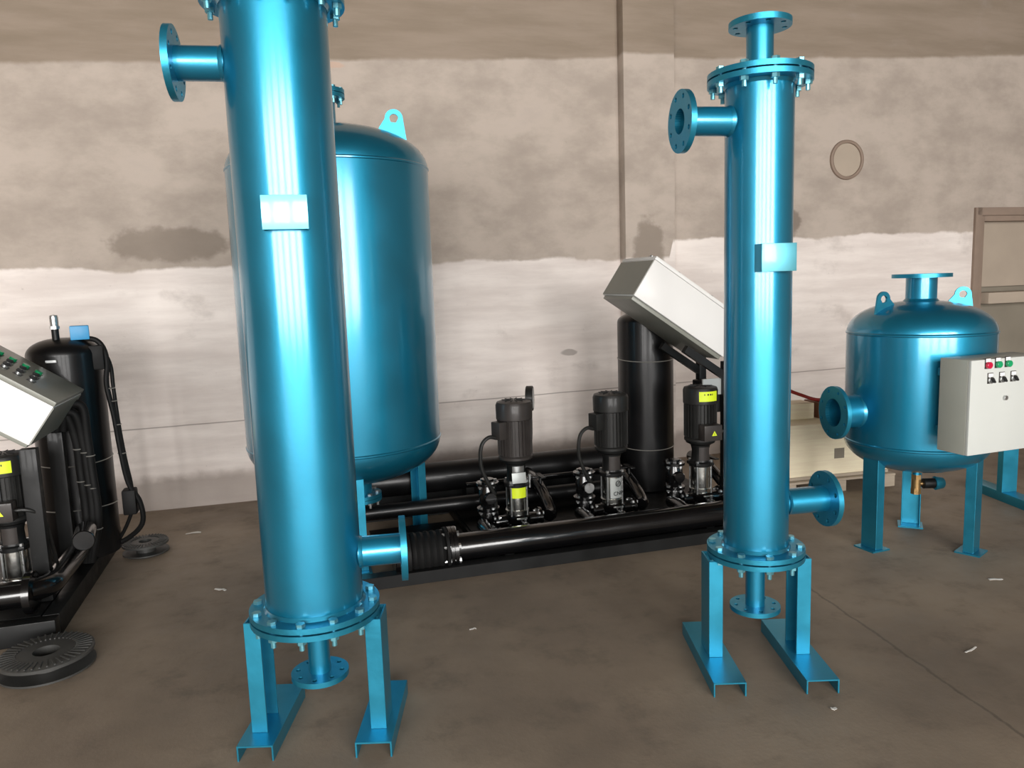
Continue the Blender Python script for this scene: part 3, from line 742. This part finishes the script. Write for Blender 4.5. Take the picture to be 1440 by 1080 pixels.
def cabinet(parent, u, z, v0, v1, L, th, tilt, knobs):
    """desk type cabinet: u, z = lower front corner of the door side; slopes up to -u; door faces up and to +u"""
    mm = T((u, v0, z)) @ RY(tilt) @ T((-L, 0, -th))
    dv = v1 - v0
    g = G(); g.box((L / 2, dv / 2, th / 2 - 0.01), (L, dv, th - 0.02), bev=0.004); cb_ = g.build('control_cabinet', 'cab_white', parent, mm, label='pale control cabinet tilted like a desk')
    g = G(); g.box((L / 2, dv / 2, th - 0.008), (L + 0.004, dv + 0.004, 0.022), bev=0.004); g.build('door', 'cab_grey' if knobs else 'cab_white', cb_)
    g = G(); g.box((L / 2, dv / 2, -0.012), (L * 0.98, dv * 0.9, 0.022), bev=0.002); g.build('backplate', 'cab_grey', cb_)
    g = G(); g.box((-0.001, dv / 2, th / 2 - 0.012), (0.006, dv - 0.01, th - 0.03)); g.build('end_panel', 'cab_grey', cb_)
    g = G(); g.box((L + 0.001, dv / 2, th / 2 - 0.012), (0.006, dv - 0.01, th - 0.03)); g.build('end_panel', 'cab_grey', cb_)
    return cb_, mm
ck, cm = cabinet(sk, 2.34, 1.22, 0.36, 0.82, 0.70, 0.26, R(34), False)
for kx in (0.19, 0.45):
    g = G(); g.cyl((kx, 0.05, 0.262), (kx, 0.05, 0.276), 0.011); g.build('selector_knob', 'ink', ck)
g = G(); g.cyl((0.02, 0.12, 0.264), (0.02, 0.12, 0.282), 0.012); g.build('door_lock', 'zinc', ck)
for v in (0.44, 0.74):      # posts that carry the cabinet
    g = G(); g.box((2.26, v, 0.52), (0.05, 0.05, 0.90), bev=0.003); g.build('cabinet_post', 'black_matt', sk)
g = G(); g.box((2.12, 0.44, 0.965), (0.34, 0.04, 0.045), RY(R(34))); g.build('cabinet_rail', 'black_matt', sk)
g = G(); g.box((2.12, 0.74, 0.965), (0.34, 0.04, 0.045), RY(R(34))); g.build('cabinet_rail', 'black_matt', sk)
g = G(); g.box((2.175, 0.46, 0.815), (0.13, 0.012, 0.10)); g.build('junction_plate', 'label_grey', sk)
g = G(); g.box((2.24, 0.60, 0.74), (0.10, 0.26, 0.18), bev=0.01); g.build('junction_box', 'black_matt', sk)

for (u, kind, lab) in ((0.905, 1, 'vertical pump with grey motor and yellow sticker, nearest the large tank'),
                       (1.50, 2, 'dark vertical pump with round emblem on its steel sleeve, middle of three'),
                       (2.095, 3, 'vertical pump with warning triangle on its terminal box, beside the slim column')):
    pump(lab, SK @ T((u, 0.46, 0.068)), kind)

# ------------------------------------------------------------------ black skid at the left edge
SL = Matrix.Translation((-1.99, 3.2, 0)) @ RZ(SKA)
sl = thing('pump_skid', 'black machine skid with a grey button panel at the left edge', 'pump skid')
sl.matrix_world = SL
for v in (0.04, 1.36):
    g = G(); g.box((-0.62, v, 0.05), (1.16, 0.07, 0.10), bev=0.004); g.build('base_beam', 'black_matt', sl)
g = G(); g.box((-0.075, 0.70, 0.05), (0.07, 1.24, 0.10), bev=0.004); g.build('base_beam', 'black_matt', sl)
g = G(); g.box((-0.62, 0.70, 0.085), (1.0, 1.2, 0.02)); g.build('deck_plate', 'black_matt', sl)
hpipe(sl, -1.15, -0.17, 0.13, 0.195, 0.062, 'manifold_pipe')
g = G(); g.flange(0.012, 0.095, 0.03, 8, 0.078, 0.007, T((-0.17, 0.13, 0.195)) @ RY(R(90))); g.build('flange', 'black', sl)
g = G(); g.box((-0.4, 0.13, 0.115), (0.06, 0.1, 0.06)); g.build('saddle', 'black_matt', sl)
g = G(); g.tube([(-0.17, 0.13, 0.2), (-0.10, 0.2, 0.2), (-0.09, 0.35, 0.2), (-0.09, 0.7, 0.2), (-0.09, 1.15, 0.2)], 0.05, 18); g.build('pipe', 'black', sl)
g = G(); g.box((-0.145, 0.28, 0.46), (0.07, 0.05, 0.72), bev=0.004); g.build('cabinet_post', 'black_matt', sl)
g = G(); g.box((-0.145, 0.70, 0.46), (0.07, 0.05, 0.72), bev=0.004); g.build('cabinet_post', 'black_matt', sl)
# receiver
g = G(); hp = head_prof(0.18, 0.09)
g.lathe([(0.18, 0.095), (0.18, 1.19)] + [(p, 1.19 + q) for p, q in hp[1:]], T((-0.14, 0.99, 0)), 64); g.build('receiver', 'satin', sl, label='upright black cylinder with domed top')
for z, n_ in ((0.62, 3), (0.36, -4)):
    g = G(); g.lathe([(0.181, -0.003), (0.185, 0), (0.181, 0.003)], T((-0.14, 0.99, z)) @ RX(R(n_)), 64); g.build('band', 'wire', sl)
g = G(); g.cyl((-0.155, 0.93, 1.26), (-0.155, 0.93, 1.335), 0.018); g.build('valve_stem', 'black_matt', sl)
g = G(); g.cyl((-0.155, 0.93, 1.33), (-0.155, 0.93, 1.345), 0.024, seg=6); g.lathe([(0.020, 1.345), (0.021, 1.39), (0.018, 1.402), (0.0, 1.406)], T((-0.155, 0.93, 0)), 20); g.build('safety_valve', 'zinc', sl, label='bright metal relief valve')
g = G(); g.box((-0.045, 0.95, 1.305), (0.09, 0.06, 0.075), RZ(R(12)), bev=0.006); g.build('pressure_switch', 'cap_blue', sl, label='blue pressure switch box')
g = G(); g.box((-0.155, 0.80, 1.17), (0.05, 0.01, 0.012)); g.build('tag', 'zinc', sl)
g = G(); g.tube([(-0.03, 0.95, 1.275), (0.03, 0.95, 1.26), (0.065, 0.94, 1.21), (0.075, 0.93, 1.13), (0.065, 0.92, 1.02), (0.085, 0.92, 0.85), (0.10, 0.92, 0.65), (0.12, 0.93, 0.47), (0.165, 0.95, 0.35), (0.16, 0.97, 0.22), (0.06, 1.0, 0.13), (-0.05, 1.0, 0.105)], 0.014, 10); cbn = g.build('cable_bundle', 'rubber', sl)
g = G(); g.tube([(0.05, 0.97, 1.22), (0.085, 0.96, 1.12), (0.09, 0.95, 1.0), (0.10, 0.94, 0.8), (0.115, 0.94, 0.6), (0.13, 0.95, 0.44), (0.115, 0.97, 0.30), (0.03, 1.0, 0.14), (-0.05, 1.0, 0.105)], 0.010, 10); g.build('cable', 'rubber', sl)
for z in (1.0, 0.93, 0.80, 0.64):
    g = G(); g.lathe([(0.020, -0.003), (0.023, 0), (0.020, 0.003)], T((0.085 + (0.95 - z) * 0.06, 0.93, z)), 16); g.build('cable_tie', 'wire', sl)
g = G(); g.box((0.03, 0.93, 1.17), (0.075, 0.06, 0.13), bev=0.01); g.build('junction_box', 'rubber', sl)
g = G(); g.box((0.115, 0.96, 0.36), (0.07, 0.09, 0.14), bev=0.012); g.build('junction_box', 'rubber', sl)
# drooping hoses in front of the receiver
for k, (du, z1) in enumerate(((0.0, 0.92), (0.05, 0.9), (0.085, 0.94))):
    g = G(); g.tube([(-0.20 + du, 0.72, z1 - 0.12), (-0.17 + du, 0.70, z1), (-0.10 + du, 0.71, z1 + 0.0), (-0.06 + du * 0.6, 0.72, z1 - 0.15), (-0.055 + du * 0.6, 0.72, 0.6), (-0.05 + du * 0.6, 0.72, 0.35), (-0.08 + du * 0.3, 0.74, 0.11)], 0.022, 12); h_ = g.build('hose', 'rubber', sl)
    for z in (0.72, 0.55, 0.33):
        g = G(); g.lathe([(0.0225, -0.003), (0.0255, 0), (0.0225, 0.003)], T((-0.055 + du * 0.6, 0.72, z - 0.02 * k)), 18); g.build('hose_clip', 'wire', h_)
g = G(); g.cyl((-0.03, 0.60, 0.32), (0.0, 0.42, 0.32), 0.05, bev=0.004); g.build('sight_glass', 'black', sl)
cl, cm2 = cabinet(sl, -0.005, 1.022, 0.25, 0.74, 0.80, 0.225, R(35), True)
for row, cv in enumerate((0.14, 0.22, 0.31)):
    for i in range(5):
        kx = 0.64 - 0.062 * i - 0.012 * row
        g = G(); g.box((kx, cv, 0.2285), (0.036, 0.046, 0.003)); lp = g.build('legend_plate', 'motor', cl)
        if row == 2:
            g = G(); g.cyl((kx, cv, 0.229), (kx, cv, 0.246), 0.017, bev=0.002); g.build('push_button', 'green', cl)
        else:
            g = G(); g.cyl((kx, cv, 0.229), (kx, cv, 0.240), 0.016); g.build('bezel', 'zinc', cl)
            g = G(); g.box((kx, cv, 0.246), (0.028, 0.009, 0.014), RZ(0.5), bev=0.002); g.build('selector_knob', 'ink', cl)
pump('vertical pump with yellow sticker and warning triangle under the left button panel', SL @ T((-0.275, 0.36, 0.095)) @ Matrix.Scale(0.92, 4), 3)

# ------------------------------------------------------------------ small things on the floor
def reel(label, x, y, r, h):
    c = thing('cable_reel', label, 'reel', (x, y, 0), 0.4, 'plastic reels lying on the floor')
    g = G(); g.lathe([(r * 0.28, 0), (r * 0.92, 0), (r, 0.006), (r, 0.014), (r * 0.9, 0.012), (r * 0.28, 0.012), (r * 0.28, 0)], seg=56); g.build('disc', 'plastic', c)
    g = G(); g.lathe([(r * 0.28, 0.012), (r * 0.42, 0.012), (r * 0.42, h - 0.012), (r * 0.28, h - 0.012), (r * 0.28, 0.012)], seg=40); g.build('hub', 'plastic', c)
    g = G(); g.lathe([(r * 0.28, h - 0.012), (r * 0.9, h - 0.012), (r, h - 0.016), (r, h - 0.004), (r * 0.92, h), (r * 0.28, h), (r * 0.28, h - 0.012)], seg=56); d = g.build('disc', 'plastic', c)
    g = G()
    for k in range(40):
        a = 2 * PI * k / 40; g.box((r * 0.78 * math.cos(a), r * 0.78 * math.sin(a), h + 0.002), (r * 0.34, 0.006, 0.005), RZ(a))
    g.build('rim_ribs', 'plastic', d)
    return c
reel('dark ribbed plastic reel lying flat on the floor in front of the left skid', -1.93, 2.96, 0.175, 0.075)
reel('smaller dark plastic reel lying flat beside the left skid near the wall', -2.17, 4.33, 0.125, 0.07)

def scrap(label, x, y, L, wd, rz, seed):
    rnd = random.Random(seed); b = bmesh.new(); n = 5; rows = []
    for i in range(n):
        t = i / (n - 1) - 0.5
        z = 0.002 + 0.006 * rnd.random()
        rows.append([b.verts.new((t * L, s * wd / 2 * (1 - 0.5 * abs(t)) + 0.15 * wd * (rnd.random() - 0.5), z + dz)) for s, dz in ((-1, 0), (1, 0), (1, 0.0015), (-1, 0.0015))])
    for p, q in zip(rows, rows[1:]):
        for k in range(4):
            l = (k + 1) % 4; b.faces.new((p[k], p[l], q[l], q[k]))
    b.faces.new(rows[0][::-1]); b.faces.new(rows[-1])
    zmin = min(v_.co.z for v_ in b.verts)
    for v_ in b.verts: v_.co.z -= zmin
    bmesh.ops.recalc_face_normals(b, faces=b.faces[:])
    g = G(); g._add(b); o = g.build('paper_scrap', 'paper'); o.location = (x, y, 0.0005); o.rotation_euler = (0, 0, rz)
    o['label'] = label; o['category'] = 'scrap'; o['group'] = 'bits of litter on the floor'
scrap('white litter scrap on the floor near the smaller reel', -2.028, 4.656, 0.09, 0.03, 0.3, 1)
scrap('small pale scrap on the floor left of the thick column', -1.509, 3.718, 0.06, 0.02, -0.2, 2)
scrap('tiny white scrap on the floor between the feet of the thick column', -0.80, 2.74, 0.035, 0.016, 0.6, 3)
scrap('tiny white fleck on the floor in front of the black skid', -0.207, 3.18, 0.03, 0.012, 0.2, 4)
scrap('white scrap on the floor in front of the squat tank', 2.291, 3.524, 0.065, 0.018, 0.0, 5)
scrap('tiny white fleck before the right foot of the slim column', 1.07, 2.47, 0.02, 0.014, 0.0, 6)
scrap('thin white sliver on the open floor at the lower right', 1.766, 2.845, 0.07, 0.008, 0.5, 7)

# ------------------------------------------------------------------ crate by the wall
pl = thing('pallet', 'low grey timber pallet under the pale crate behind the slim column', 'pallet', (2.15, 5.42, 0), R(12))
for v in (-0.27, -0.09, 0.09, 0.27):
    g = G(); g.box((0, v, 0.0825), (0.86, 0.12, 0.015), bev=0.002); g.build('plank', 'plank', pl)
for u in (-0.38, 0, 0.38):
    g = G(); g.box((u, 0, 0.0375), (0.09, 0.66, 0.075), bev=0.003); g.build('bearer', 'plank', pl)
cr = thing('crate', 'pale plywood crate with a small faded grey sticker, by the wall', 'crate', (2.15, 5.42, 0.09), R(12))
g = G(); g.box((0, 0, 0.19), (0.80, 0.56, 0.38), bev=0.003); g.build('box', 'ply', cr)
g = G()
g.box((0, -0.284, 0.012), (0.80, 0.012, 0.02)); g.build('batten', 'plank', cr)
g = G(); g.box((0.02, -0.2815, 0.165), (0.075, 0.003, 0.07)); g.build('sticker', 'panel_low', cr, label='small faded grey sticker')
bd = thing('timber', 'thick pale timber block lying on top of the crate', 'timber', (1.955, 5.37, 0.470), R(12))
g = G(); g.box((0, 0, 0.055), (0.30, 0.16, 0.11), bev=0.004); g.build('block', 'ply', bd)
bd = thing('timber', 'short dark brown timber block on the crate next to the squat tank', 'timber', (2.215, 5.42, 0.470), R(12))
g = G(); g.box((0, 0, 0.055), (0.18, 0.18, 0.11), bev=0.006); g.build('block', 'orange', bd)
g = G(); g.tube([(1.68, 5.20, 0.012), (1.68, 5.25, 0.35), (1.72, 5.33, 0.64), (1.85, 5.37, 0.70), (2.02, 5.37, 0.64), (2.15, 5.38, 0.594), (2.26, 5.40, 0.592), (2.38, 5.45, 0.592)], 0.012, 12)
o = g.build('hose', 'red_hose'); o['label'] = 'thin red hose draped over the timber on the crate'; o['category'] = 'hose'
